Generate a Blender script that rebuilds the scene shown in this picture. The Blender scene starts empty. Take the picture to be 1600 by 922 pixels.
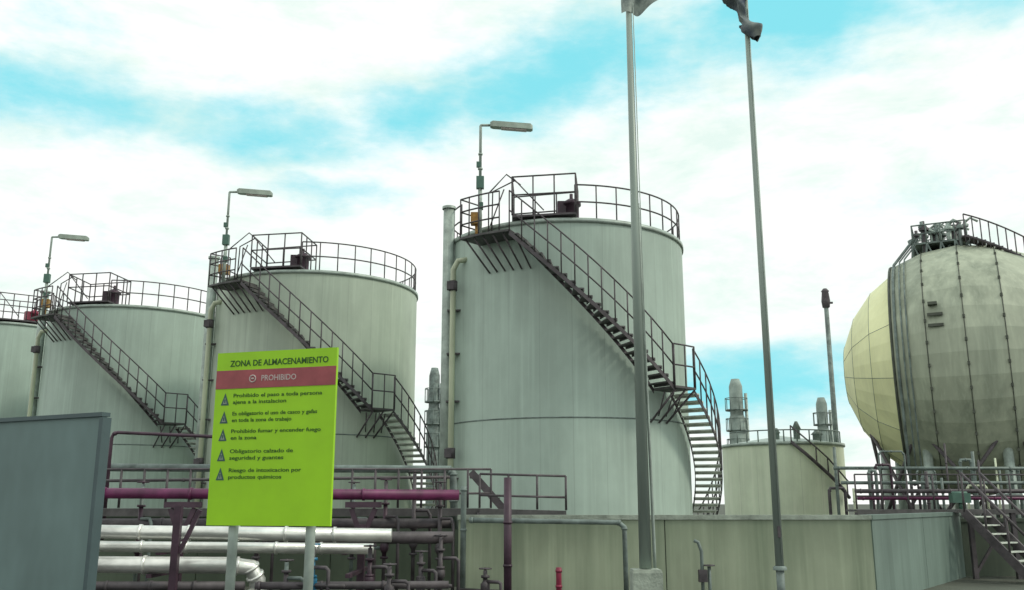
import bpy, math, random, bmesh
from mathutils import Vector, Matrix
random.seed(7)
S = bpy.context.scene
COL = S.collection
rad = math.radians

# ------------------------------------------------------------ materials
def M(name, col, rough=.6, metal=0.0, var=.18, scale=2.0, bump=.15, stretch=(1,1,1), tint=None, fine=30):
    m = bpy.data.materials.new(name); m.use_nodes = True
    nt = m.node_tree; N = nt.nodes; L = nt.links
    b = N["Principled BSDF"]
    b.inputs["Roughness"].default_value = rough
    b.inputs["Metallic"].default_value = metal
    tc = N.new("ShaderNodeTexCoord"); mp = N.new("ShaderNodeMapping")
    mp.inputs["Scale"].default_value = stretch
    L.new(tc.outputs["Object"], mp.inputs["Vector"])
    n1 = N.new("ShaderNodeTexNoise"); n1.inputs["Scale"].default_value = scale
    n1.inputs["Detail"].default_value = 4; n1.inputs["Roughness"].default_value = .65
    L.new(mp.outputs[0], n1.inputs["Vector"])
    cr = N.new("ShaderNodeValToRGB")
    t = tint if tint else tuple(c*(1-2*var) for c in col)
    cr.color_ramp.elements[0].position = .3; cr.color_ramp.elements[1].position = .68
    cr.color_ramp.elements[0].color = (*t, 1)
    cr.color_ramp.elements[1].color = (*[min(1, c*(1+var*.4)) for c in col], 1)
    L.new(n1.outputs["Fac"], cr.inputs[0])
    L.new(cr.outputs[0], b.inputs["Base Color"])
    if bump > .12:
        n2 = N.new("ShaderNodeTexNoise"); n2.inputs["Scale"].default_value = fine
        n2.inputs["Detail"].default_value = 2
        L.new(tc.outputs["Object"], n2.inputs["Vector"])
        bp = N.new("ShaderNodeBump"); bp.inputs["Strength"].default_value = bump; bp.inputs["Distance"].default_value = .02
        L.new(n2.outputs["Fac"], bp.inputs["Height"]); L.new(bp.outputs[0], b.inputs["Normal"])
    return m

def shell_mat(name, col, nseam=26, dirt=(.25,.27,.22), seam_s=.22, zdirt=None, planar=False, streak_s=.5, gain=1.3):
    """weathered sheets: vertical joints by angle, rain streaks, blotches"""
    m = bpy.data.materials.new(name); m.use_nodes = True
    nt = m.node_tree; N = nt.nodes; L = nt.links
    b = N["Principled BSDF"]; b.inputs["Roughness"].default_value = .6
    tc = N.new("ShaderNodeTexCoord")
    def noise(scale, st, det=5):
        mp = N.new("ShaderNodeMapping"); mp.inputs["Scale"].default_value = st
        L.new(tc.outputs["Object"], mp.inputs["Vector"])
        n = N.new("ShaderNodeTexNoise"); n.inputs["Scale"].default_value = scale; n.inputs["Detail"].default_value = det
        n.inputs["Roughness"].default_value = .6
        L.new(mp.outputs[0], n.inputs["Vector"]); return n.outputs["Fac"]
    def ramp(src, a, bb, lo=0., hi=1.):
        r = N.new("ShaderNodeMapRange"); r.inputs[1].default_value = a; r.inputs[2].default_value = bb
        r.inputs[3].default_value = lo; r.inputs[4].default_value = hi
        L.new(src, r.inputs[0]); return r.outputs[0]
    def math_(op, a, bb=None):
        n = N.new("ShaderNodeMath"); n.operation = op
        if isinstance(a, (int, float)): n.inputs[0].default_value = a
        else: L.new(a, n.inputs[0])
        if bb is not None:
            if isinstance(bb, (int, float)): n.inputs[1].default_value = bb
            else: L.new(bb, n.inputs[1])
        return n.outputs[0]
    def mix(f, c1, c2):
        n = N.new("ShaderNodeMix"); n.data_type = 'RGBA'
        L.new(f, n.inputs[0])
        for i, c in ((6, c1), (7, c2)):
            if isinstance(c, tuple): n.inputs[i].default_value = (*c, 1)
            else: L.new(c, n.inputs[i])
        return n.outputs[2]
    sep = N.new("ShaderNodeSeparateXYZ"); L.new(tc.outputs["Object"], sep.inputs[0])
    streak = ramp(noise(1.6, (1, 1, .05)), .44, .74)
    streak2 = ramp(noise(7, (1, 1, .03), 3), .5, .75)
    blot = ramp(noise(.6, (1, 1, .7)), .35, .66)
    dark = tuple(c*.78 for c in col)
    c = mix(blot, dark, col)
    c = mix(math_('MULTIPLY', streak, streak_s), c, dirt)
    c = mix(math_('MULTIPLY', streak2, .3), c, tuple(min(1, k*gain) for k in col))
    if zdirt:
        g = ramp(math_('ADD', sep.outputs[2], math_('MULTIPLY', noise(2.2, (1, 1, .25)), 1.6)), zdirt[0], zdirt[1])
        c = mix(math_('MULTIPLY', g, .6), c, dirt)
    hgt = noise(1.2, (1, 1, .5), 3)
    if not planar:
        ang = math_('ARCTAN2', sep.outputs[0], sep.outputs[1])
        fr = math_('FRACT', math_('MULTIPLY', ang, nseam/(2*math.pi)))
        seam = math_('LESS_THAN', fr, .022)
        cell = N.new("ShaderNodeTexWhiteNoise"); cell.noise_dimensions = '1D'
        L.new(math_('FLOOR', math_('MULTIPLY', ang, nseam/(2*math.pi))), cell.inputs["W"])
        c = mix(math_('MULTIPLY', cell.outputs["Value"], .10), c, dirt)
        c = mix(math_('MULTIPLY', seam, seam_s), c, (.12, .13, .12))
    L.new(c, b.inputs["Base Color"])
    bp = N.new("ShaderNodeBump"); bp.inputs["Strength"].default_value = .3; bp.inputs["Distance"].default_value = .02
    L.new(hgt, bp.inputs["Height"])
    L.new(bp.outputs[0], b.inputs["Normal"])
    return m

m_shell = shell_mat("grey_green_tank_cladding", (.45, .56, .485), dirt=(.27, .33, .285))
m_shell_b = shell_mat("yellowish_grey_cladding", (.50, .58, .47), dirt=(.29, .35, .28))  # even grey, slightly yellower than the other tanks' cladding
m_cream = shell_mat("cream_tank_cladding", (.76, .84, .64), 18, dirt=(.50, .56, .42))
m_dark = M("dark_painted_steel", (.105, .090, .098), .6, .05, .3, 3, .05)
m_step = M("stair_grating_steel", (.11, .105, .105), .6, .1, .25, 3, .05)
m_tread = M("pale_treads", (.70, .74, .66), .6, .0, .2, 3, .05)  # far paler than the stair grating steel
m_pale = M("pale_painted_steel", (.70, .76, .55), .5, 0, .2, 1.5, .1, (1, 1, .2))
m_galv = M("galvanised_steel", (.40, .47, .42), .5, .2, .2, 3, .1)
m_gpipe = M("weathered_grey_pipe", (.20, .25, .23), .6, .1, .3, 3, .1)
m_green = M("green_grey_equipment", (.08, .17, .13), .5, .1, .2, 2, .05)
m_lamp = M("lamp_housing", (.32, .38, .32), .5, .1, .2, 2, .05)
m_orange = M("orange_paint", (.50, .27, .06), .5, 0, .25, 6, .05)
m_plum = M("plum_painted_pipe", (.17, .025, .10), .5, 0, .35, 2, .05)
m_plumd = M("dark_plum_steel", (.075, .038, .06), .5, 0, .35, 2, .05)
m_red = M("red_paint", (.30, .03, .07), .5, 0, .2, 2, .05)
m_blue = M("blue_valve_paint", (.02, .20, .35), .4, 0, .2, 2, .05)
m_alu = M("aluminium_cladding", (.92, .92, .86), .34, .65, .22, 2, .25, (.6, 1, 1), fine=6)
m_conc = shell_mat("olive_stained_concrete", (.36, .41, .29), dirt=(.10, .14, .085), zdirt=(1.4, 2.6), planar=True, streak_s=.75, gain=1.5)
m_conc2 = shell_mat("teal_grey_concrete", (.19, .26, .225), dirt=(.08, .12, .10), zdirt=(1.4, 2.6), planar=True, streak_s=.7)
m_concd = shell_mat("shaded_dark_concrete", (.09, .12, .08), dirt=(.035, .05, .035), zdirt=(1.0, 2.2), planar=True)  # background shade behind the pipes is put into this dark colour
m_concl = M("light_concrete", (.38, .43, .36), .9, 0, .25, 3, .4)
m_panel = M("blue_grey_sheet_metal", (.165, .245, .235), .6, .05, .18, .8, .2, (1, 1, .5), fine=3)
m_panel_edge = M("panel_edge_trim", (.07, .11, .115), .5, .1, .1, 2, .05)
m_pole = M("flagpole_grey_paint", (.34, .41, .36), .4, .15, .2, 2, .05, (1, 1, .1))
m_lime = M("lime_green_sign_face", (.36, .70, .006), .5, 0, .07, 1.4, .02)
m_band = M("faded_red_band", (.38, .085, .095), .55, 0, .15, 4, .02)
m_ink = M("dark_green_ink", (.03, .12, .008), .6, 0, .2, 14, .02)
m_inkb = M("blue_grey_ink", (.05, .12, .10), .6, 0, .1, 8, .02)
m_white = M("white_lettering", (.58, .50, .47), .6, 0, .1, 8, .02)
m_sph_y = shell_mat("sunlit_yellow_sphere_plate", (.95, .95, .56), dirt=(.66, .66, .34), planar=True, streak_s=.35, gain=1.03)  # the cap's sunlit look is put into this bright yellow base colour
m_sph_g = shell_mat("grey_sphere_plate", (.46, .50, .38), dirt=(.19, .22, .165), planar=True, streak_s=.8, gain=1.35)
m_seam = M("dark_plate_seam", (.10, .11, .085), .7, 0, .2, 3, .05)
m_flagw = M("pale_flag_cloth", (.45, .50, .45), .8, 0, .1, 5, .05, tint=(.08, .11, .11))
m_flagd = M("dark_flag_cloth", (.03, .05, .09), .8, 0, .3, 3, .05, tint=(.28, .31, .28))
m_ground = M("gravel_ground", (.10, .11, .085), .95, 0, .25, .4, .6)
m_asph = M("asphalt", (.040, .045, .043), .9, 0, .2, 2, .4)
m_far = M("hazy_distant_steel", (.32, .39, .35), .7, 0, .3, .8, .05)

# ------------------------------------------------------------ mesh builder
class MB:
    def __init__(s): s.v = []; s.f = []; s.m = []; s.s = []
    def add(s, vs, fs, m=0, sm=False):
        o = len(s.v); s.v += [tuple(v) for v in vs]
        for f in fs: s.f.append([i+o for i in f]); s.m.append(m); s.s.append(sm)
        return s
    def tube(s, pts, r, n=8, m=0, cap=True, r1=None, sm=True):
        pts = [Vector(p) for p in pts]; k = len(pts); vs = []; fs = []
        d0 = (pts[1]-pts[0]).normalized()
        up = Vector((0, 0, 1)) if abs(d0.z) < .9 else Vector((1, 0, 0))
        x = d0.cross(up).normalized()
        for i, p in enumerate(pts):
            if i == 0: d = pts[1]-pts[0]
            elif i == k-1: d = pts[-1]-pts[-2]
            else: d = (pts[i]-pts[i-1]).normalized()+(pts[i+1]-pts[i]).normalized()
            d = d.normalized() if d.length > 1e-6 else d0
            x = (x-d*x.dot(d)).normalized(); y = d.cross(x)
            rr = r if r1 is None else r+(r1-r)*i/(k-1)
            for j in range(n):
                a = 2*math.pi*j/n
                vs.append(p+(x*math.cos(a)+y*math.sin(a))*rr)
        for i in range(k-1):
            for j in range(n):
                a = i*n+j; b = i*n+(j+1) % n
                fs.append([a, b, b+n, a+n])
        if cap: fs.append(list(range(n))[::-1]); fs.append([(k-1)*n+j for j in range(n)])
        return s.add(vs, fs, m, sm)
    def box(s, c, d, rz=0, m=0):
        vs = []; R = Matrix.Rotation(rz, 3, 'Z')
        for dx in (-.5, .5):
            for dy in (-.5, .5):
                for dz in (-.5, .5):
                    vs.append(Vector(c)+R @ Vector((dx*d[0], dy*d[1], dz*d[2])))
        return s.add(vs, [[0, 1, 3, 2], [4, 6, 7, 5], [0, 4, 5, 1], [2, 3, 7, 6], [0, 2, 6, 4], [1, 5, 7, 3]], m)
    def beam(s, a, b, w, h, m=0):
        a = Vector(a); b = Vector(b); d = (b-a).normalized()
        up = Vector((0, 0, 1)) if abs(d.z) < .95 else Vector((0, 1, 0))
        x = d.cross(up).normalized()*w/2; y = x.cross(d).normalized()*h/2
        vs = [a-x-y, a+x-y, a+x+y, a-x+y, b-x-y, b+x-y, b+x+y, b-x+y]
        return s.add(vs, [[3, 2, 1, 0], [4, 5, 6, 7], [0, 1, 5, 4], [1, 2, 6, 5], [2, 3, 7, 6], [3, 0, 4, 7]], m)
    def lathe(s, prof, c=(0, 0, 0), n=32, m=0, sm=True):
        vs = []; fs = []
        for (r, z) in prof:
            for j in range(n):
                a = 2*math.pi*j/n; vs.append((c[0]+r*math.cos(a), c[1]+r*math.sin(a), c[2]+z))
        for i in range(len(prof)-1):
            for j in range(n):
                a = i*n+j; b = i*n+(j+1) % n; fs.append([a, b, b+n, a+n])
        return s.add(vs, fs, m, sm)
    def sector(s, r0, r1, a0, a1, z0, z1, n=6, m=0):
        vs = []; fs = []
        for i in range(n+1):
            a = a0+(a1-a0)*i/n
            for r, z in ((r0, z0), (r1, z0), (r1, z1), (r0, z1)): vs.append(P(a, r, z))
        for i in range(n):
            for j in range(4):
                a = i*4+j; b = i*4+(j+1) % 4; fs.append([a, b, b+4, a+4])
        fs.append([3, 2, 1, 0]); fs.append([n*4+j for j in range(4)])
        return s.add(vs, fs, m)
    def obj(s, name, mats, parent=None, label=None, cat=None, group=None, loc=(0, 0, 0), kind=None, rz=0):
        me = bpy.data.meshes.new(name); me.from_pydata(s.v, [], s.f)
        if not isinstance(mats, (list, tuple)): mats = [mats]
        for x in mats: me.materials.append(x)
        me.polygons.foreach_set("material_index", s.m); me.polygons.foreach_set("use_smooth", s.s)
        me.update()
        bm = bmesh.new(); bm.from_mesh(me); bmesh.ops.recalc_face_normals(bm, faces=bm.faces); bm.to_mesh(me); bm.free()
        o = bpy.data.objects.new(name, me); COL.objects.link(o); o.location = loc; o.rotation_euler[2] = rz
        if parent: o.parent = parent
        tag(o, label, cat, group, kind); return o

def tag(o, label=None, cat=None, group=None, kind=None):
    if label: o["label"] = label
    if cat: o["category"] = cat
    if group: o["group"] = group
    if kind: o["kind"] = kind

def P(deg, r, z):
    a = rad(deg); return Vector((r*math.sin(a), -r*math.cos(a), z))

def thing(name, label, cat, loc, rz=0, group=None):
    e = bpy.data.objects.new(name, None); COL.objects.link(e)
    e.location = loc; e.rotation_euler[2] = rz; e.empty_display_size = .3
    tag(e, label, cat, group); return e

def copy_thing(o, parent=None, skip=()):
    if parent and o.name.split(".")[0] in skip: return None
    c = o.copy(); COL.objects.link(c)
    if parent: c.parent = parent
    for ch in list(o.children): copy_thing(ch, c, skip)
    return c

# ------------------------------------------------------------ camera
cam = bpy.data.cameras.new("camera"); co = bpy.data.objects.new("camera", cam); COL.objects.link(co)
cam.sensor_width = 36; cam.lens = 36*1450/1600; cam.clip_end = 6000
co.location = (0, 0, 1.7); co.rotation_euler = (rad(90+12.67), 0, 0)
S.camera = co

# ------------------------------------------------------------ ground
MB().add([(-2500, -2500, 0), (2500, -2500, 0), (2500, 2500, 0), (-2500, 2500, 0)], [[0, 1, 2, 3]]).obj(
    "ground", m_ground, label="grey green gravel ground around the tanks", kind="structure")
MB().add([(-40, -20, .004), (40, -20, .004), (40, 16.0, .004), (-40, 16.0, .004)], [[0, 1, 2, 3]]).obj(
    "road", m_asph, label="dark asphalt road before the wall", kind="structure")

# ------------------------------------------------------------ storage tank
R = 3.755; H = 9.6
def rail_arc(mb, a0, a1, r, z, h, step, mids=1, n=None, rr=.024, post=.022):
    k = max(2, int(abs(a1-a0)/4))
    f = lambda t: z(t) if callable(z) else z
    for lv in range(mids+1):
        hh = h*(1-lv*.5/ (1 if mids < 2 else mids*.75))
        mb.tube([P(a0+(a1-a0)*i/k, r, f(i/k)+hh) for i in range(k+1)], rr, 6)
    c = max(1, int(round(abs(a1-a0)/step)))
    for i in range(c+1):
        t = i/c; mb.tube([P(a0+(a1-a0)*t, r, f(t)-.03), P(a0+(a1-a0)*t, r, f(t)+h)], post, 6)

def stair(parent, a0, a1, z0, z1, n, r0, r1, mat):
    st = bpy.data.objects.new("staircase", None); COL.objects.link(st); st.parent = parent
    da = (a1-a0)/n; dz = (z1-z0)/n
    base = MB()
    w = abs(da)*.62
    base.sector(r0, r1, -w, w, -.035, .0, 2)
    base.beam(P(w, r0, -.05), P(w, r1, -.05), .03, .09)
    b = base.obj("step", mat, st)
    for i in range(n):
        o = b if i == 0 else b.copy()
        if i: COL.objects.link(o); o.parent = st
        o.rotation_euler[2] = rad(a0+da*(i+.5)); o.location = (0, 0, z0+dz*(i+.5))
    for r in (r0, r1):
        s = MB(); k = 14; vs = []; fs = []
        for i in range(k+1):
            aa = a0+(a1-a0)*i/k; z = z0+(z1-z0)*i/k
            for rr, zz in ((r-.01, z-.15), (r+.01, z-.15), (r+.01, z-.01), (r-.01, z-.01)): vs.append(P(aa, rr, zz))
        for i in range(k):
            for j in range(4):
                a = i*4+j; c = i*4+(j+1) % 4; fs.append([a, c, c+4, a+4])
        fs += [[3, 2, 1, 0], [k*4+j for j in range(4)]]
        s.add(vs, fs); s.obj("stringer", m_dark, st)
    h = MB()
    rail_arc(h, a0, a1, r1, lambda t: z0+(z1-z0)*t, 1.15, abs(a1-a0)/(n*.62), mids=1)
    h.obj("handrail", m_dark, st)
    return st

def make_tank(loc, shell, label):
    t = thing("storage_tank", label, "storage tank", loc, 0, "storage tanks in a row behind the wall")
    w = MB()
    w.lathe([(R, 0), (R, H-.02)], n=128)
    w.obj("shell", shell, t)
    q = MB()
    q.lathe([(R+.001, 3.96), (R+.014, 3.965), (R+.014, 3.995), (R+.001, 4.0)], n=128)
    q.obj("weld_seam", m_gpipe, t)
    q = MB(); q.lathe([(R, H-.12), (R+.05, H-.12), (R+.05, H), (R-.02, H)], n=128)
    q.obj("top_rim", m_galv, t)
    q = MB(); q.lathe([(R-.01, H-.02), (1.5, H+.26), (.02, H+.34)], n=64)
    q.obj("roof", m_shell, t)
    q = MB(); rail_arc(q, 2, 300, R-.06, H, 1.02, 9.5, mids=1)
    q.obj("roof_railing", m_dark, t)
    q = MB()
    za = H+.14
    c4 = [P(-25, 3.95, za), P(2, 3.9, za), P(8, 2.3, za), P(-42, 2.4, za)]
    q.add([*(c4), *[c-Vector((0, 0, .06)) for c in c4]], [[0, 1, 2, 3], [7, 6, 5, 4], [0, 4, 5, 1], [1, 5, 6, 2], [2, 6, 7, 3], [3, 7, 4, 0]])
    for i in range(4):
        a = c4[i]; b = c4[(i+1) % 4]
        for hh in (1.15, .6): q.tube([a+Vector((0, 0, hh)), b+Vector((0, 0, hh))], .024, 6)
        for k in range(3):
            p = a.lerp(b, k/3); q.tube([p, p+Vector((0, 0, 1.15))], .024, 6)
    q.tube([c4[0]+Vector((0, 0, 1.15)), c4[0].lerp(c4[1], .5)+Vector((0, 0, .1))], .02, 6)
    q.obj("roof_platform", m_dark, t)
    q = MB(); q.lathe([(.22, 0), (.22, .42), (.28, .42), (.28, .5), (.1, .62), (.0, .62)], P(1, 3.2, H+.12), 16)
    q.box(P(-4, 3.2, H+.45), (.26, .3, .4)); q.tube([P(1, 3.2, H+.6), P(1, 3.2, H+.9)], .05, 8)
    q.obj("vent_hatch", m_plumd, t)
    zl = 9.12
    q = MB(); q.sector(R+.02, 4.65, -43, -22, zl-.06, zl, 6)
    q.obj("landing", m_step, t)
    q = MB(); rail_arc(q, -43, -26, 4.62, zl, 1.15, 4.4, mids=2)
    for hh in (1.15, .77, .38): q.tube([P(-43, 3.85, zl+hh), P(-43, 4.62, zl+hh)], .022, 6)
    q.tube([P(-43, 3.85, zl), P(-43, 3.85, zl+1.15)], .022, 6)
    q.tube([P(-30, 4.62, zl+1.15), P(-28, 3.9, zl+1.9), P(-22, 3.8, zl+1.55)], .022, 6)
    q.tube([P(-36, 3.85, zl), P(-36, 3.8, zl+1.5), P(-25, 3.8, zl+1.7)], .022, 6)
    q.tube([P(-41, 3.8, zl), P(-30, 3.8, zl+1.5)], .02, 6)
    q.obj("landing_railing", m_dark, t)
    for a in range(-41, -18, 4):
        q = MB(); q.tube([P(a, 4.55, zl-.08), P(a+3.5, R+.03, zl-.95)], .026, 6); q.obj("landing_bracket", m_dark, t)
    q = MB(); q.box(P(-40, 4.2, zl+.62), (.32, .28, .34)); q.tube([P(-40, 4.2, zl), P(-40, 4.2, zl+.5)], .04, 8)
    q.obj("junction_box", m_orange, t)
    stair(t, -22, 36, 9.08, 4.85, 21, R+.12, 4.66, m_step)
    q = MB(); q.sector(R+.05, 4.72, 36, 47, 4.78, 4.84, 3)
    q.obj("landing", m_step, t)
    q = MB(); rail_arc(q, 36, 47, 4.7, 4.84, 1.15, 5.5, mids=1)
    for a in (37, 42, 47): q.tube([P(a, 4.65, 4.76), P(a-2, R+.03, 3.9)], .03, 6); q.tube([P(a-1, 4.3, 4.7), P(a+3, R+.03, 4.1)], .02, 6)
    q.obj("landing_railing", m_dark, t)
    stair(t, 47, 112, 4.80, .3, 24, R+.12, 4.66, m_tread)
    q = MB(); q.tube([P(-66, 3.95, 0), P(-66, 3.95, H+.95)], .17, 14)
    q.lathe([(.21, 0), (.21, .08), (.12, .1), (0, .1)], P(-66, 3.95, H+.95), 14)
    q.obj("vent_pipe", m_galv, t)
    q = MB(); q.tube([P(-58, 4.03, 0), P(-58, 4.03, 8.5), P(-56, 3.95, 8.75), P(-54, 3.7, 8.8)], .085, 12)
    q.obj("fill_pipe", m_pale, t)
    for z in (8.0, 3.1):
        q = MB(); q.tube([P(-58, 4.03, z-.15), P(-58, 4.03, z+.15)], .13, 12); q.box(P(-58, 4.12, z), (.2, .2, .24)); q.obj("pipe_valve", m_dark, t)
    for z in (1.2, 2.4, 4.6, 6, 7.3):
        q = MB(); q.box(P(-61, 3.88, z), (.4, .2, .05)); q.obj("pipe_clamp", m_dark, t)
    return t

t3 = make_tank((1.669, 28.95, 0), m_shell, "tall grey cylindrical tank with curved outside stair")
def clone(loc, label, shell=None, sc=1, skip=()):
    c = copy_thing(t3, None, skip); c.location = loc; c["label"] = label; c.scale = (1, 1, sc)
    if shell:
        for ch in c.children:
            if ch.name.startswith("shell"):
                ch.data = ch.data.copy(); ch.data.materials[0] = shell
    return c
t2 = clone((-7.44, 34.9, 0), "yellowish grey tank with curved stair", m_shell_b)
t1 = clone((-16.5, 40.6, 0), "grey tank with curved stair beside another tank", m_shell)
t0 = clone((-25.5, 46.4, 0), "grey tank with red roof hatch ending the row", m_shell, 1.05, ("staircase", "landing", "landing_railing", "landing_bracket", "junction_box", "fill_pipe", "pipe_valve", "pipe_clamp", "vent_pipe"))
t0.rotation_euler[2] = rad(45)
for ch in t0.children:
    if ch.name.startswith("vent_hatch"): ch.data = ch.data.copy(); ch.data.materials[0] = m_red

def make_lamp():
    e = thing("area_lamp", "tall lamp with long flat head on tank landing", "lamp", (0, 0, 0), 0, "lamps standing on the tank landings")
    q = MB(); q.tube([(0, 0, 0), (0, 0, 1.55)], .06, 10); q.tube([(0, 0, 1.5), (0, 0, 3.34), (.01, 0, 3.365), (.035, 0, 3.375), (.45, 0, 3.375)], .042, 8)
    q.tube([(0, 0, 2.0), (0, 0, 2.05)], .07, 8); q.tube([(0, 0, 2.45), (0, 0, 2.5)], .065, 8)
    q.obj("pole", m_galv, e)
    q = MB(); q.box((0, -.02, 1.6), (.22, .16, .36)); q.box((-.05, -.02, 2.15), (.12, .1, .16)); q.box((.02, 0, .9), (.14, .14, .2))
    q.obj("control_box", m_green, e)
    q = MB()
    pr = [(-.09, -.05), (.09, -.05), (.07, .09), (-.07, .09)]
    vs = [(.28, y, 3.37+z*.9) for y, z in pr]+[(.36, y*1.3, 3.37+z*1.3) for y, z in pr]+[(1.46, y*1.3, 3.28+z*1.3) for y, z in pr]+[(1.52, y, 3.27+z*.8) for y, z in pr]
    fs = []
    for i in range(3):
        for j in range(4): fs.append([i*4+j, i*4+(j+1) % 4, (i+1)*4+(j+1) % 4, (i+1)*4+j])
    fs += [[3, 2, 1, 0], [12, 13, 14, 15]]
    q.add(vs, fs); q.obj("lamp_head", m_lamp, e)
    q = MB(); q.beam((.6, 0, 3.27), (1.34, 0, 3.207), .17, .03); q.obj("lamp_glass", m_white, e)
    return e
lp = make_lamp()
offs = P(-36, 4.4, 9.12)
for i, t in enumerate((t3, t2, t1)):
    l = lp if i == 0 else copy_thing(lp)
    l.location = Vector(t.location)+offs

# ------------------------------------------------------------ concrete walls
def wall(a, b, h, th, mat, name, label, cap=None):
    a = Vector(a); b = Vector(b); d = b-a; Ln = d.length; rz = math.atan2(d.y, d.x)
    e = thing(name, label, "wall", (a.x, a.y, 0), rz)
    n = max(1, int(Ln/2.6)); w = Ln/n
    for i in range(n):
        q = MB(); q.box((w*(i+.5), th/2, (h-.08)/2), (w-.018, th, h-.08)); q.obj("wall_panel", mat, e)
    q = MB(); q.box((Ln/2, th/2, (h-.1)/2), (Ln-.1, th-.06, h-.1)); q.obj("wall_core", m_concd, e)
    q = MB(); q.box((Ln/2, th/2, h-.038), (Ln+.02, th+.05, .08)); q.obj("coping", cap or mat, e)
    return e
wall((-.96, 17, 0), (6.39, 17, 0), 1.5, .25, m_conc, "concrete_wall", "olive stained low concrete wall before the tanks", m_concl)
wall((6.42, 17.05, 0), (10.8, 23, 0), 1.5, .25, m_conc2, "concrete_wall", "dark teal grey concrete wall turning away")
wall((10.85, 23.1, 0), (22, 24.5, 0), 1.35, .25, m_concd, "concrete_wall", "dark concrete wall under the pipework")
wall((-18, 20.5, 0), (-1.0, 20.3, 0), 1.5, .25, m_concd, "concrete_wall", "low concrete wall in painted shade behind the silver pipes")

e = thing("metal_fence", "blue grey sheet metal fence beside the road", "fence", (-3.93, 9.0, 0), math.atan2(.7, -1.4))
q = MB(); q.box((2, .0, 1.27), (4, .05, 2.5)); q.obj("fence_panel", m_panel, e)
q = MB(); q.box((2, 0, 2.54), (4.03, .1, .04)); q.obj("top_trim", m_panel_edge, e)
q = MB(); q.box((-.01, 0, 1.26), (.05, .1, 2.5)); q.obj("corner_post", m_panel_edge, e)

# ------------------------------------------------------------ sign
sg = thing("warning_sign", "lime green warning sign with red band on posts", "sign", (-2.09, 8.175, 0), math.atan2(-.35, 1.165))
q = MB(); q.box((0, 0, 2.2725), (1.196, .03, 1.515)); q.obj("board", m_lime, sg)
q = MB(); q.box((0, -.017, 2.785), (1.19, .006, .165)); q.obj("red_band", m_band, sg)
for x in (-.37, .38):
    q = MB(); q.tube([(x, .06, 0), (x, .06, 2.9)], .042, 14); q.obj("post", m_galv, sg)
def text(body, size, x, z, mat, align='LEFT', wscale=1.0, off=0.0, y=-.0175, name="lettering"):
    c = bpy.data.curves.new("t", 'FONT'); c.body = body; c.size = size; c.align_x = align; c.align_y = 'CENTER'
    c.extrude = .0008; c.offset = off; c.resolution_u = 3
    o = bpy.data.objects.new("t", c); COL.objects.link(o)
    bpy.context.view_layer.update()
    me = bpy.data.meshes.new_from_object(o.evaluated_get(bpy.context.evaluated_depsgraph_get()))
    bpy.data.objects.remove(o)
    me.materials.clear(); me.materials.append(mat)
    ob = bpy.data.objects.new(name, me); COL.objects.link(ob); ob.parent = sg
    ob.location = (x, y, z); ob.rotation_euler = (rad(90), 0, 0); ob.scale = (wscale, 1, 1)
    return ob
text("ZONA DE ALMACENAMIENTO", .076, .03, 2.925, m_ink, 'CENTER', .94, .0015)
text("PROHIBIDO", .072, .04, 2.785, m_white, 'CENTER', .92, .0005, y=-.022)
q = MB()
cx, cz, yy = -.22, 2.785, -.0215
q.tube([(cx+.030*math.cos(a*math.pi/10), yy, cz+.030*math.sin(a*math.pi/10)) for a in range(21)], .006, 6)
q.tube([(cx-.012, yy, cz), (cx+.012, yy, cz)], .009, 6)
q.obj("round_emblem", m_white, sg)
lines = [("Prohibido el paso a toda persona", "ajena a la instalacion"),
         ("Es obligatorio el uso de casco y gafas", "en toda la zona de trabajo"),
         ("Prohibido fumar y encender fuego", "en la zona"),
         ("Obligatorio calzado de", "seguridad y guantes"),
         ("Riesgo de intoxicacion por", "productos quimicos")]
zz = [2.61, 2.45, 2.295, 2.12, 1.955]
for (a, b), z, ws in zip(lines, zz, (1.40, 1.20, 1.36, 1.45, 1.40)):
    text(a, .047, -.41, z+.028, m_ink, 'LEFT', ws, .0006)
    text(b, .047, -.41, z-.030, m_ink, 'LEFT', ws, .0006)
    q = MB(); x0 = -.49; w = .042
    q.add([(x0-w, -.0178, z-.055), (x0+w, -.0178, z-.055), (x0, -.0178, z+.055)], [[0, 1, 2]])
    q.add([(x0-w*.5, -.0192, z-.042), (x0+w*.5, -.0192, z-.042), (x0, -.0192, z+.016)], [[0, 1, 2]], 1)
    q.box((x0, -.0205, z-.018), (.012, .001, .03), 0, 0)
    q.obj("pictogram", [m_inkb, m_lamp], sg)

# ------------------------------------------------------------ flagpoles
def flag(e, cols, fn, nx=30, nz=18, lb="limp furled flag cloth"):
    vs = []; fs = []
    for i in range(nx+1):
        for j in range(nz+1): vs.append(fn(i/nx, j/nz))
    for i in range(nx):
        for j in range(nz):
            a = i*(nz+1)+j; fs.append([a, a+1, a+nz+2, a+nz+1])
    q = MB(); q.add(vs, fs, 0, True); q.obj("flag", cols, e, label=lb)
e1 = thing("flagpole", "tall grey flagpole on a concrete pedestal, flag furled", "flagpole", (1.80, 13, 0), 0, "flagpoles in front of the wall")
q = MB(); q.tube([(0, 0, .85), (0, 0, 10.6)], .085, 16, r1=.038); q.lathe([(.0, .14), (.06, .1), (.07, .04), (.04, 0)], (0, 0, 10.6), 12)
q.obj("pole", m_pole, e1)
q = MB(); q.tube([(.13, .02, .85), (.13, .02, 1.1), (.09, .0, 3.5), (.05, 0, 6)], .02, 8); q.obj("cable_conduit", m_galv, e1)
q = MB(); q.tube([(.1, -.05, .87), (.055, -.03, 10.5)], .008, 6); q.obj("halyard", m_galv, e1)
q = MB(); q.lathe([(.28, 0), (.28, .8), (.26, .84), (0, .84)], (0, 0, 0), 4, sm=False)
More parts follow.
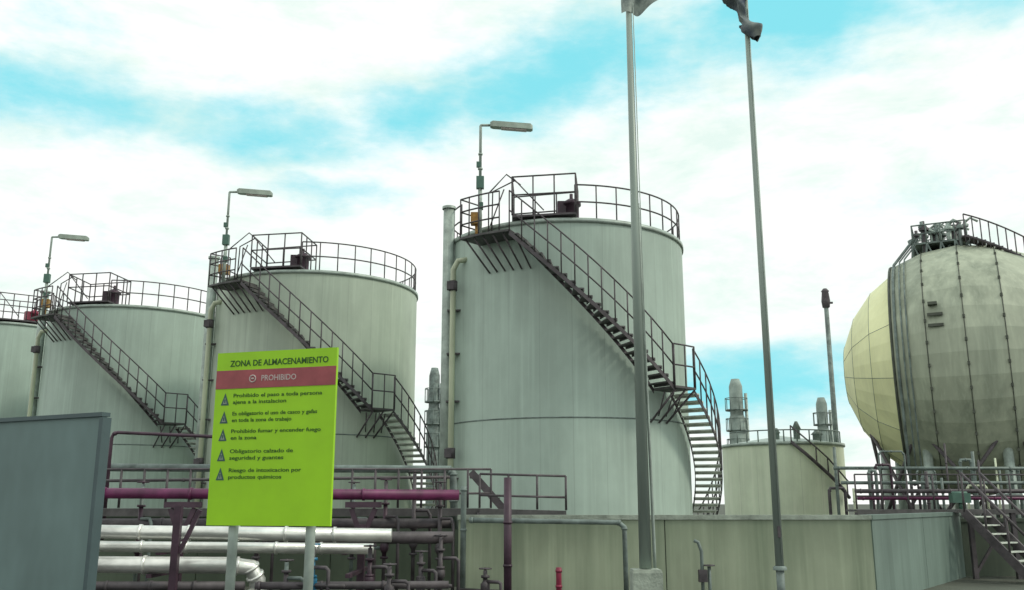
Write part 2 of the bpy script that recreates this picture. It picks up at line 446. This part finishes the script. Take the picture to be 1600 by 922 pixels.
q.obj("pedestal", m_concl, e1, rz=rad(45))
def f1(u, v):
    x = -.12+.70*u
    sag = 9.04+.05*(u-.2)**2+.32*u**1.8
    z = sag+(1-v)*(1.25-.5*u)+.02*math.sin(14*u)
    y = -.06+(.05+.08*u)*math.sin(11*u+3*v)+.12*v*math.sin(math.pi*u)
    return (x, y, z)
flag(e1, m_flagw, f1, lb="pale grey flag cloth with dark folds")
e2 = thing("flagpole", "slim grey flagpole with dark furled flag", "flagpole", (3.885, 14, 0), 0, "flagpoles in front of the wall")
q = MB(); q.tube([(0, 0, .8), (0, 0, 10.15)], .06, 14, r1=.04); q.lathe([(.0, .14), (.06, .1), (.07, .04), (.04, 0)], (0, 0, 10.15), 12)
q.obj("pole", m_pole, e2)
q = MB(); q.tube([(.02, -.07, .87), (.02, -.045, 9.7)], .007, 6); q.obj("halyard", m_galv, e2)
q = MB(); q.box((0, -.075, 1.3), (.04, .03, .16)); q.obj("cleat", m_dark, e2)
q = MB(); q.tube([(0, 0, 0), (0, 0, .8)], .06, 12); q.lathe([(.1, 0), (.1, .04), (.07, .06)], (0, 0, .76), 12); q.obj("pedestal", m_gpipe, e2)
def f2(u, v):
    z = 10.02-.86*v
    wid = .34*math.exp(-((v-.05)/.26)**2)+.05+.30*math.exp(-((v-.86)/.13)**2)
    cxx = -.16*(1-v)+.14*max(0, v-.55)/.45
    a = 2*math.pi*u+3.2*v
    x = cxx+wid*(.55+.25*math.sin(9*v+2))*math.cos(a)+.03*math.sin(16*u+9*v)
    y = -.03+(.06+wid*.25)*math.sin(a)+.025*math.sin(12*u-8*v)
    return (x, y, z+.08*math.sin(a*2+4*v)*wid*3-.16*(x-cxx)*(1 if v > .6 else -.6))
flag(e2, m_flagd, f2, lb="dark flag cloth twisted about the pole")

# ------------------------------------------------------------ pipework, left
def pipe(name, label, pts, r, mat, group=None, n=14, bands=0, cat="pipe"):
    o = Vector(pts[0])
    q = MB(); q.tube([Vector(p)-o for p in pts], r, n)
    k = bands or 3
    for i in range(k):
        j = min(len(pts)-2, int(i/k*(len(pts)-1)))
        A = Vector(pts[j])-o; B = Vector(pts[j+1])-o
        t = (i/k*(len(pts)-1)-j)*.96+.02
        d = (B-A).normalized(); c = A.lerp(B, t)
        q.tube([c-d*.02, c+d*.02], r*1.12+.004, n)
    return q.obj(name, mat, None, label, cat, group, loc=o)
G1 = "silver clad pipes along the wall"
pipe("clad_pipe", "shiny silver clad pipe on low supports", [(-8.5, 15.5, 1.28), (-1.95, 15.5, 1.20)], .11, m_alu, G1, bands=8)
pipe("clad_pipe", "shiny silver clad pipe on low supports", [(-8.5, 15.95, 1.02), (-2.3, 15.95, .97)], .09, m_alu, G1, bands=8)
pipe("clad_pipe", "thick silver clad pipe near the ground", [(-8.5, 15.4, .76), (-4.5, 15.4, .74), (-4.2, 15.5, .70), (-4.1, 15.6, .5), (-4.1, 15.6, 0)], .13, m_alu, G1, bands=6)
pipe("dark_pipe", "thin dark pipe near the ground", [(-8.5, 15.2, .44), (-4.2, 15.2, .44)], .07, m_dark, bands=6)
pipe("plum_pipe", "long plum painted pipe running before the tanks", [(-9.0, 17, 1.89), (-.95, 17, 1.85)], .095, m_plum, bands=5)
pipe("plum_pipe", "plum painted pipe hoop standing over the pipework", [(-8.12, 19, 1.0), (-8.12, 19, 3.0), (-8.09, 19, 3.08), (-8.0, 19, 3.11), (-5.9, 19, 3.02), (-5.8, 19, 2.98), (-5.76, 19, 2.9), (-5.76, 19, 1.5)], .035, m_plumd, bands=3)
pipe("dark_pipe", "thin dark pipe above the walkway", [(-9, 18.3, 2.12), (-1.2, 18.3, 2.2)], .03, m_dark)
pipe("grey_pipe", "grey insulated pipe crossing behind the walkway", [(-8.5, 19.2, 2.42), (-1.3, 19.2, 2.38), (-1.2, 19.2, 2.3), (-1.15, 19.2, 1.2)], .08, m_gpipe, bands=6)
pipe("grey_pipe", "grey pipe frame hugging the concrete wall", [(-.75, 16.6, 1.42), (1.85, 16.6, 1.38), (1.95, 16.6, 1.3), (1.96, 16.6, 0)], .045, m_gpipe)
pipe("grey_pipe", "grey capped pipe rising against the wall", [(-.85, 16.7, 0), (-.85, 16.7, 1.9), (-.85, 16.7, 2.0)], .05, m_gpipe)
pipe("plum_column", "dark plum steel column standing beside the wall", [(-.07, 15.6, 0), (-.07, 15.6, 2.12)], .065, m_plumd, cat="column")
pipe("red_post", "short red hydrant post at the wall", [(.75, 15.5, 0), (.75, 15.5, .62), (.75, 15.5, .70)], .045, m_red, cat="post")
e = thing("standpipe", "dark standpipe with valve against the olive wall", "standpipe", (3.25, 16.5, 0))
q = MB(); q.tube([(0, 0, 0), (0, 0, .9), (-.05, 0, 1.05), (-.12, 0, 1.08)], .03, 10); q.obj("riser", m_gpipe, e)
q = MB(); q.tube([(.12, 0, 0), (.12, 0, .65)], .03, 8); q.obj("side_riser", m_gpipe, e)
q = MB(); q.box((0, -.03, .5), (.14, .12, .2)); q.lathe([(.02, 0), (.1, 0), (.1, .02), (.02, .02)], (.12, 0, .66), 12); q.box((0, -.03, .15), (.2, .14, .1)); q.obj("valve", m_dark, e)

def railing(name, label, pts, h, post=.5, mat=m_dark, mids=2, deck=None, group=None):
    o = Vector(pts[0]); e = thing(name, label, "walkway" if deck else "railing", o, 0, group)
    P_ = [Vector(p)-o for p in pts]
    q = MB()
    for lv in range(mids+1):
        q.tube([p+Vector((0, 0, h*(1-lv/(mids+.6)))) for p in P_], .024, 6)
    for a, b in zip(P_, P_[1:]):
        k = max(1, int((b-a).length/post))
        for i in range(k+1):
            c = a.lerp(b, i/k); q.tube([c, c+Vector((0, 0, h))], .024, 6)
    q.obj("railing", mat, e)
    if deck:
        q = MB()
        for a, b in zip(P_, P_[1:]):
            q.beam(a+Vector((0, deck/2, -.04)), b+Vector((0, deck/2, -.04)), deck, .06)
            q.beam(a+Vector((0, 0, -.08)), b+Vector((0, 0, -.08)), .05, .14)
        q.obj("deck", m_step, e)
        for a, b in zip(P_, P_[1:]):
            k = max(1, int((b-a).length/2.0))
            for i in range(k+1):
                c = a.lerp(b, i/k); zz_ = c.z+o.z
                q = MB(); q.tube([c+Vector((0, .1, -zz_)), c+Vector((0, .1, -.08))], .045, 8); q.obj("support_leg", mat, e)
    return e
railing("walkway", "dark steel walkway with railings above the pipes", [(-9.2, 18.0, 1.62), (-.4, 18.0, 1.62)], .72, .42, deck=.8, mids=1)
railing("walkway", "short dark steel walkway beside the tank base", [(-.6, 17.6, 1.62), (1.0, 17.6, 1.58)], .62, .5, deck=.6, mids=1)
e = thing("steel_stair", "short dark steel stair beside the walkway", "stair", (-.9, 18.6, 0))
for i in range(7):
    q = MB(); q.box((.18+i*.19, 0, 2.2-i*.2), (.2, .5, .03)); q.obj("step", m_step, e)
for y in (-.27, .27):
    q = MB(); q.beam((.1, y, 2.3), (1.5, y, .75), .04, .14); q.obj("stringer", m_dark, e)

def support(x, y, label, grp="pipe supports"):
    e = thing("pipe_support", label, "pipe support", (x, y, 0), 0, grp)
    q = MB(); q.beam((0, 0, 0), (0, 0, 1.35), .12, .12); q.beam((0, 0, 1.1), (-.2, 0, 1.62), .08, .08); q.beam((0, 0, 1.1), (.22, 0, 1.62), .08, .08); q.obj("support_post", m_plumd, e)
    for a, b, w, h in (((-.3, 0, 1.68), (.32, 0, 1.68), .14, .1), ((-.25, -.3, .88), (-.25, .9, .88), .08, .06), ((0, -1.3, .58), (0, .6, .58), .08, .06)):
        q = MB(); q.beam(a, b, w, h); q.obj("cross_arm", m_plumd, e)
    return e
s1 = support(-5.75, 16.6, "plum painted steel pipe support with forked top")
for x in (-8.6, -2.6):
    c = copy_thing(s1); c.location = (x, 16.6, 0)
e = thing("pipe_support", "plum steel post with slanting brace before silver pipes", "pipe support", (-5.25, 15.0, 0), 0, "pipe supports")
q = MB(); q.beam((0, 0, 0), (0, 0, 1.66), .11, .11); q.obj("support_post", m_plumd, e)
q = MB(); q.beam((.06, 0, .95), (.34, 0, 1.6), .06, .06); q.obj("brace", m_plumd, e)

def valve(x, y, h, mat, label, k):
    e = thing("valve_assembly", label, "valve", (x, y, 0), random.uniform(-.6, .6), "valves and risers by the wall")
    q = MB(); q.tube([(0, 0, 0), (0, 0, h)], .035, 8); q.tube([(0, 0, h*.7), (.25, 0, h*.7), (.3, 0, h*.66), (.3, 0, .05)], .03, 8)
    if k % 2: q.tube([(-.5, .0, h*.45), (.6, .0, h*.45)], .03, 8)
    q.obj("riser", m_dark if k % 5 else m_gpipe, e)
    q = MB()
    for z in (h*.35, h*.55, h*.8): q.tube([(0, 0, z), (0, 0, z+.04)], .075, 10)
    q.lathe([(.0, 0), (.05, 0), (.08, .06), (.08, .14), (.03, .2)], (0, 0, h*.4), 10); q.tube([(0, 0, h*.35), (0, 0, h*.8)], .04, 8); q.obj("valve_body", mat, e)
    q = MB()
    ring = [(math.cos(a*math.pi/6)*.1, math.sin(a*math.pi/6)*.1, h+.03) for a in range(13)]
    q.tube(ring, .012, 6); q.tube([(-.1, 0, h+.03), (.1, 0, h+.03)], .01, 6); q.tube([(0, 0, h), (0, 0, h+.05)], .02, 6)
    q.obj("hand_wheel", mat, e)
k = 0
for x, y, h in [(-3.55, 15.2, .8), (-3.1, 15.0, 1.05), (-2.3, 15.6, 1.0), (-1.5, 15.9, .9), (-1.2, 16.2, 1.15),
                (-2.9, 17.4, 2.05), (-2.3, 17.3, 2.1), (-1.8, 17.5, 2.25), (-1.3, 17.2, 2.05), (-4.6, 17.3, 2.1), (-6.7, 17.2, 2.05), (-.45, 16.3, .6), (-1.9, 15.0, .75)]:
    valve(x, y, h, m_blue if k in (1,) else (m_plumd if k % 4 == 2 else m_dark), "dark pipe riser with valve and hand wheel" if k != 1 else "pipe riser with blue valve and hand wheel", k); k += 1
pipe("dark_pipe", "dark low pipe between the valves", [(-4.0, 15.1, .45), (-1.0, 15.3, .45)], .06, m_dark)
pipe("dark_pipe", "dark thick pipe under the walkway", [(-9, 17.2, 1.35), (-1.1, 17.3, 1.35)], .09, m_dark)
pipe("dark_pipe", "dark thick pipe under the walkway", [(-4.2, 16.2, 1.14), (-1.0, 16.3, 1.14)], .10, m_dark)

# ------------------------------------------------------------ small cream tank
e = thing("storage_tank", "low cream yellow tank with railed roof", "storage tank", (12.43, 43.25, 0))
q = MB(); q.lathe([(2.69, 0), (2.69, 4.3)], n=64); q.obj("shell", m_cream, e)
q = MB(); q.lathe([(2.69, 4.2), (2.76, 4.2), (2.76, 4.33), (2.6, 4.34), (0.02, 4.75)], n=64); q.obj("roof", m_galv, e)
q = MB(); rail_arc(q, -75, 60, 2.6, 4.34, .5, 12, mids=0, rr=.03, post=.03); q.obj("roof_railing", m_gpipe, e)
q = MB(); q.tube([P(-8, 2.85, 4.3), P(3, 2.95, 3.8), P(13, 2.95, 3.35), P(24, 2.95, 2.9), P(36, 2.95, 2.45), P(50, 2.95, 1.95)], .08, 6); q.tube([P(-8, 2.85, 5.0), P(13, 2.95, 4.05), P(24, 2.95, 3.6), P(50, 2.95, 2.65)], .035, 6)
for a, z in ((-8, 4.3), (13, 3.35), (24, 2.9), (36, 2.45), (50, 1.95)): q.tube([P(a, 2.9, z), P(a, 2.9, z+.7)], .03, 6)
q.obj("ladder", m_dark, e)
for x, z, w in ((-.6, .6, .25), (.3, .9, .3), (1.2, .5, .4)):
    q = MB(); q.lathe([(w/2, 0), (w/2, z*.6), (w*.7, z*.62), (w*.2, z)], (x, -1.4, 4.4), 10); q.obj("roof_vent", m_gpipe, e)

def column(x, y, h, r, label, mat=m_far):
    e = thing("process_column", label, "column", (x, y, 0), 0, "distant process columns")
    q = MB(); q.lathe([(r, 0), (r, h*.72), (r*.8, h*.75), (r*.8, h*.95), (r*.5, h), (0.01, h)], n=20); q.obj("column_shell", mat, e)
    q = MB()
    for z in (h*.5, h*.64, h*.78): q.lathe([(r*1.0, z), (r*1.35, z), (r*1.35, z+.1), (r, z+.1)], n=16)
    for z in (h*.5, h*.64, h*.78):
        q.lathe([(r*1.33, z+.9), (r*1.36, z+.9), (r*1.36, z+.96), (r*1.33, z+.96)], n=16)
        for a in range(0, 360, 45): q.tube([P(a, r*1.34, z), P(a, r*1.34, z+.95)], .03, 4)
    q.obj("platform", m_gpipe, e)
    q = MB(); q.tube([(r*1.1, -.2, 0), (r*1.1, -.2, h*.9)], .12, 6); q.obj("side_pipe", m_galv, e)
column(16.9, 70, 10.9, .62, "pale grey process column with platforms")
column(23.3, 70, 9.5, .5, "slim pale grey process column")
column(-5.2, 62, 10.6, .45, "slim dark grey process column between the tanks", m_gpipe)
e = thing("vent_mast", "thin dark vent mast with thicker tip", "mast", (17.3, 50, 0))
q = MB(); q.tube([(0, 0, 0), (0, 0, 12.4)], .16, 12, r1=.12); q.obj("mast_tube", m_gpipe, e)
q = MB(); q.lathe([(.12, 0), (.2, .05), (.24, .4), (.18, .9), (.22, .95), (.1, 1.1), (0, 1.1)], (0, 0, 12.2), 12); q.box((.2, 0, 12.5), (.35, .1, .1)); q.obj("mast_tip", m_dark, e)

# ------------------------------------------------------------ spherical tank
sc = Vector((17.64, 35.54, 0)); zc = 6.78; SR = 4.6
view = math.atan2(35.54, 17.64)
ax_rz = view-math.pi/2
sp = thing("spherical_tank", "faceted spherical tank, sunlit-toned cream and grey plates, on legs", "spherical tank", sc, ax_rz)
NR = 12; NA = 36
def ringpt(i, j, k=1.0):
    th = math.pi*i/NR; a = 2*math.pi*j/NA
    return (-SR*k*math.cos(th), SR*k*math.sin(th)*math.cos(a), zc+SR*k*math.sin(th)*math.sin(a))
def band(q, i0, i1, k):
    vs = []; fs = []
    for i in range(i0, i1+1):
        for j in range(NA): vs.append(ringpt(i, j, k))
    for i in range(i1-i0):
        for j in range(NA):
            a = i*NA+j; b = i*NA+(j+1) % NA; fs.append([a, b, b+NA, a+NA])
    q.add(vs, fs, 0, False); return q
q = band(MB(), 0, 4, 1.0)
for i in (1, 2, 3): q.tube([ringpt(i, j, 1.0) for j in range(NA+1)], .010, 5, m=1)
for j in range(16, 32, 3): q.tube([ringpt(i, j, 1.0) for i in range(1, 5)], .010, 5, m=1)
q.obj("end_cap", [m_sph_y, m_gpipe], sp, label="plated end cap, sunlit look in its yellow colour")
# grey shell sits over the cap: wider, with a lip
q = band(MB(), 4, 12, 1.045)
lipv = [ringpt(4, j, 1.045) for j in range(NA)]+[ringpt(4, j, .99) for j in range(NA)]
q.add(lipv, [[j, (j+1) % NA, NA+(j+1) % NA, NA+j] for j in range(NA)], 1)
for i in range(5, 10):
    for j in range(12, 31, 1):
        p = Vector(ringpt(i, j+.5, 1.04)); q.box(p+Vector((0, -.04, 0)), (.08, .06, .12), m=1)
for i in range(5, 10):
    q.tube([ringpt(i, j, 1.047) for j in range(NA+1)], .02, 6, m=1)
q.obj("sphere_shell", [m_sph_g, m_seam], sp, label="streaked grey plated shell")
q = MB()
q.tube([ringpt(4, j, 1.047) for j in range(NA+1)], .055, 6)
q.obj("flange_ring", m_seam, sp)
for p, d in (((-.9, -4.55, zc+1.4), (.5, .1, .10)), ((-.9, -4.63, zc+1.0), (.5, .1, .10)), ((-.95, -4.45, zc+1.8), (.3, .3, .1))):
    q = MB(); q.box(p, d); q.obj("nozzle_bracket", m_seam, sp)
def rleg(a, r=3.35): return (r*math.cos(a), r*math.sin(a))
for i in range(8):
    a = math.pi*(i+.35)/4; x, y = rleg(a)
    q = MB(); q.tube([(x, y, 0), (x, y, zc-2.9)], .17, 14); q.lathe([(.4, 0), (.4, .15), (.2, .2)], (x, y, 0), 12); q.obj("leg", m_galv, sp)
for i in range(8):
    a = math.pi*(i+.35)/4; b = math.pi*(i+1.35)/4
    xa, ya = rleg(a, 3.8); xb, yb = rleg(b, 3.8)
    q = MB(); q.tube([(xa, ya, 4.4), (xb, yb, .5)], .07, 6); q.tube([(xa, ya, .5), (xb, yb, 4.4)], .07, 6)
    q.obj("cross_brace", m_dark, sp)
q = MB(); zt = zc+SR*1.03
q.box((-.55, -.4, zt+.02), (1.9, 2.4, .07))
for x in (-1.5, -1.0, -.5, .0, .4):
    q.tube([(x, -1.6, zt), (x, -1.6, zt+.75)], .03, 6); q.tube([(x, .8, zt), (x, .8, zt+.75)], .03, 6)
    q.tube([(x, -1.6, zt), (x-.1, -1.5, zt-.8)], .045, 6)
    q.tube([(x, -1.6, zt), (x+.3, -1.5, zt-.8)], .035, 6)
for h in (.75, .4):
    q.tube([(-1.5, -1.6, zt+h), (.4, -1.6, zt+h), (.4, .8, zt+h), (-1.5, .8, zt+h), (-1.5, -1.6, zt+h)], .03, 6)
q.obj("top_platform", m_gpipe, sp)
rnd = random.Random(3)
for i in range(24):
    x = rnd.uniform(-1.6, .4); y = rnd.uniform(-1.7, .5); h = rnd.uniform(.35, .8)+max(0, .45-.5*abs(x+.6)); r = rnd.choice((.04, .06, .09))
    q = MB(); q.tube([(x, y, zt-.6), (x, y, zt+h)], r, 8); q.lathe([(r*2, 0), (r*2.2, .1), (r*.8, .16)], (x, y, zt+h*.7), 8)
    if i % 3 == 0: q.tube([(x, y, zt+h-.03), (x+.2, y, zt+h+.12), (x+.45, y, zt+h-.05)], r*.8, 8)
    q.obj("relief_valve", (m_galv, m_gpipe, m_dark)[i % 3], sp)
q = MB(); pts = []
for i in range(14):
    t = i/13; pts.append((.35+3.5*t, -1.3, zt+.0-1.5*t-1.1*t*t))
q.tube(pts, .05, 6); q.tube([(x, y-.8, z) for x, y, z in pts], .05, 6); q.tube([(x, y-.8, z+.85) for x, y, z in pts], .03, 6)
for x, y, z in pts: q.box((x, y-.4, z), (.27, .8, .05)); q.tube([(x, y-.8, z-.25), (x, y-.8, z+.85)], .025, 6)
q.obj("staircase", m_dark, sp)
for dx, r in ((0, .055), (.22, .03), (.4, .03)):
    q = MB(); b_ = 4.68
    pp = [(-1.4+dx*.6, -1.5, zt+.3)]
    for el_ in (68, 50, 30, 10, -8, -26):
        rx = -2.25+dx; rr_ = math.sqrt(4.86**2-rx*rx); pp.append((rx, -rr_*math.cos(rad(el_)), zc+rr_*math.sin(rad(el_))))
    pp.append((-2.2+dx, -3.9, 1.2))
    q.tube(pp, r, 8)
    q.obj("down_pipe", m_gpipe, sp)

rnd = random.Random(11)
railing("walkway", "dark steel walkway with pipes under the spherical tank", [(9.6, 26.5, 1.55), (14.8, 26.8, 1.55), (18, 27, 1.55)], .95, .7, deck=.8, mids=1)
G2 = "process pipes under the spherical tank"
for i in range(24):
    x = 9.9+i*.27+rnd.uniform(-.1, .1); y = 27.6+rnd.uniform(0, 2.2); h = rnd.uniform(1.9, 3.3); w = rnd.uniform(.15, .8)*rnd.choice((-1, 1))
    mt = rnd.choice((m_dark, m_gpipe, m_plumd, m_gpipe, m_pale)); r = rnd.choice((.03, .04, .05))
    pts = [(x, y, 0), (x, y, h-.1), (x+w*.1, y, h), (x+w, y, h), (x+w*1.1, y, h-.1), (x+w*1.1, y, .6)]
    if i % 2 == 0: pts = [(x, y, 0), (x, y, h*.7), (x, y, h+.2)]
    pipe("process_pipe", {"dark_plum_steel": "plum painted pipe", "dark_painted_steel": "dark pipe"}.get(mt.name, "grey pipe")+" standing under the spherical tank",
         pts, r, mt, G2, n=8, bands=4)
for z, y, mt, r in ((2.05, 27.2, m_dark, .06), (2.3, 27.9, m_gpipe, .05), (1.85, 27.4, m_plum, .05), (2.75, 28.6, m_gpipe, .05)):
    pipe("process_pipe", "horizontal pipe under the spherical tank", [(9.4+rnd.uniform(0, .6), y, z), (18, y+.3, z)], r, mt, G2, n=8, bands=6)
e = thing("valve_actuator", "small teal valve box on the walkway", "valve", (12.35, 26.2, 1.55))
q = MB(); q.box((0, 0, .3), (.5, .25, .26)); q.tube([(0, 0, 0), (0, 0, .2)], .05, 8); q.tube([(-.2, 0, .42), (.2, 0, .42)], .06, 8); q.obj("actuator_box", m_green, e)
e = thing("steel_stair", "dark steel stair down from the walkway", "stair", (10.75, 21.6, 0))
A = Vector((-.35, .3, 1.5)); B = Vector((.45, -.9, 0))
sd = Vector((.62, .35, 0))
for s_ in (0, 1):
    q = MB(); q.beam(A+sd*s_, B+sd*s_, .05, .2); q.obj("stringer", m_dark, e)
for i in range(8):
    c = A.lerp(B, (i+.5)/8); q = MB(); q.beam(c, c+sd, .2, .03); q.obj("step", m_tread, e)
for s_ in (0, 1):
    q = MB()
    q.tube([A+sd*s_+Vector((0, 0, .9)), B+sd*s_+Vector((0, 0, .9))], .03, 6)
    for t in (0, .33, .66, 1): c = A.lerp(B, t)+sd*s_; q.tube([c, c+Vector((0, 0, .9))], .025, 6)
    q.obj("handrail", m_dark, e)
e = thing("stair_landing", "dark steel landing standing beside the stair", "landing", (11.6, 22.3, 0))
for x in (-.9, .1, 1.1):
    q = MB(); q.beam((x, 0, 0), (x, 0, 1.49), .1, .1); q.beam((x, 0, .1), (x+.9, 0, 1.4), .06, .06); q.obj("leg", m_dark, e)
q = MB(); q.box((.3, .2, 1.53), (3, .6, .08)); q.obj("deck", m_step, e)

# ------------------------------------------------------------ light and sky
SUN_AZ = 105
SUN_EL = 42
sd_ = Vector((math.sin(rad(SUN_AZ))*math.cos(rad(SUN_EL)), math.cos(rad(SUN_AZ))*math.cos(rad(SUN_EL)), math.sin(rad(SUN_EL))))
sl = bpy.data.lights.new("sun", 'SUN'); sl.energy = 1.5; sl.angle = rad(10); sl.color = (1, .96, .82)
so = bpy.data.objects.new("sun", sl); COL.objects.link(so); so.rotation_euler = sd_.to_track_quat('Z', 'Y').to_euler()

W = bpy.data.worlds.new("World"); S.world = W; W.use_nodes = True
nt = W.node_tree; N = nt.nodes; L = nt.links; bg = N["Background"]
def mth(op, a, b=None, c=None):
    n = N.new("ShaderNodeMath"); n.operation = op
    for i, x in enumerate((a, b, c)):
        if x is None: continue
        if isinstance(x, (int, float)): n.inputs[i].default_value = x
        else: L.new(x, n.inputs[i])
    return n.outputs[0]
sky = N.new("ShaderNodeTexSky"); sky.sky_type = 'NISHITA'; sky.sun_disc = False
sky.sun_elevation = rad(SUN_EL); sky.sun_rotation = rad(SUN_AZ)
tc = N.new("ShaderNodeTexCoord"); sep = N.new("ShaderNodeSeparateXYZ"); L.new(tc.outputs["Generated"], sep.inputs[0])
def wnoise(scale, st, det=6, rough=.6, dist=0.):
    mp = N.new("ShaderNodeMapping"); mp.inputs["Scale"].default_value = st; L.new(tc.outputs["Generated"], mp.inputs["Vector"])
    n = N.new("ShaderNodeTexNoise"); n.inputs["Scale"].default_value = scale; n.inputs["Detail"].default_value = det
    n.inputs["Roughness"].default_value = rough; n.inputs["Distortion"].default_value = dist
    L.new(mp.outputs[0], n.inputs["Vector"]); return n.outputs["Fac"]
az = mth('MULTIPLY', mth('ARCTAN2', sep.outputs[0], sep.outputs[1]), 57.2958)
el = mth('MULTIPLY', mth('ARCSINE', sep.outputs[2]), 57.2958)
w1 = wnoise(5.0, (1, 1, 2.2), 4); w2 = wnoise(5.3, (1.1, .9, 2.0), 4)
az = mth('ADD', az, mth('MULTIPLY', mth('SUBTRACT', w1, .5), 16))
el = mth('ADD', el, mth('MULTIPLY', mth('SUBTRACT', w2, .5), 6))
f = None
for (a0, e0, sa, se, tilt, wt) in [(-28, 22.4, 9, 3.0, 0, .95), (-15, 21.6, 9, 2.6, .05, .90), (-4, 24.6, 8, 2.8, .2, .95), (5, 26.3, 9, 3.6, .12, 1.05),
                                (19, 28.5, 11, 3.8, .1, 1.2), (29, 29, 8, 3, 0, 1.0), (14, 7.0, 10, 2.8, 0, 1.05), (-29, 26.5, 7, 1.3, 0, .5), (-11, 18.5, 9, 1.4, .1, .6), (-24, 14, 8, 1.2, .1, .40), (24, 17, 8, 2, .1, .35),
                                (60, 40, 20, 10, 0, .9), (-60, 45, 20, 8, 0, .8), (150, 50, 50, 12, 0, .8), (0, 60, 60, 9, 0, .8)]:
    da = mth('SUBTRACT', az, a0); de = mth('SUBTRACT', mth('SUBTRACT', el, e0), mth('MULTIPLY', da, tilt))
    u = mth('POWER', mth('ABSOLUTE', mth('DIVIDE', da, sa)), 2); v = mth('POWER', mth('ABSOLUTE', mth('DIVIDE', de, se)), 2)
    g = mth('MULTIPLY', mth('EXPONENT', mth('MULTIPLY', mth('ADD', u, v), -1)), wt)
    f = g if f is None else mth('MAXIMUM', f, g)
det = wnoise(12, (1, 1, 2.5), 8, .70)
f = mth('ADD', f, mth('MULTIPLY', mth('SUBTRACT', det, .5), .8))
mr = N.new("ShaderNodeMapRange"); mr.interpolation_type = 'SMOOTHSTEP'
mr.inputs[1].default_value = .10; mr.inputs[2].default_value = 1.1; L.new(f, mr.inputs[0])
blue = mr.outputs[0]
def cmix(fac, c1, c2, typ='MIX'):
    n = N.new("ShaderNodeMix"); n.data_type = 'RGBA'; n.blend_type = typ
    if isinstance(fac, (int, float)): n.inputs[0].default_value = fac
    else: L.new(fac, n.inputs[0])
    for i, c in ((6, c1), (7, c2)):
        if isinstance(c, tuple): n.inputs[i].default_value = (*c, 1)
        else: L.new(c, n.inputs[i])
    return n.outputs[2]
K = 1/.12
cl = N.new("ShaderNodeMapRange"); cl.inputs[1].default_value = .35; cl.inputs[2].default_value = .58; L.new(wnoise(6, (1, 1, 2.8), 7, .65, .2), cl.inputs[0])
cloud = cmix(cl.outputs[0], (.82*K, .97*K, .91*K), (1.10*K, 1.10*K, 1.07*K))
haze = cmix(.85, sky.outputs[0], (.27*K, .88*K, .97*K))
final = cmix(blue, cloud, haze)
L.new(final, bg.inputs["Color"]); bg.inputs["Strength"].default_value = .12

S.view_settings.view_transform = 'Standard'; S.view_settings.look = 'None'; S.view_settings.exposure = 0
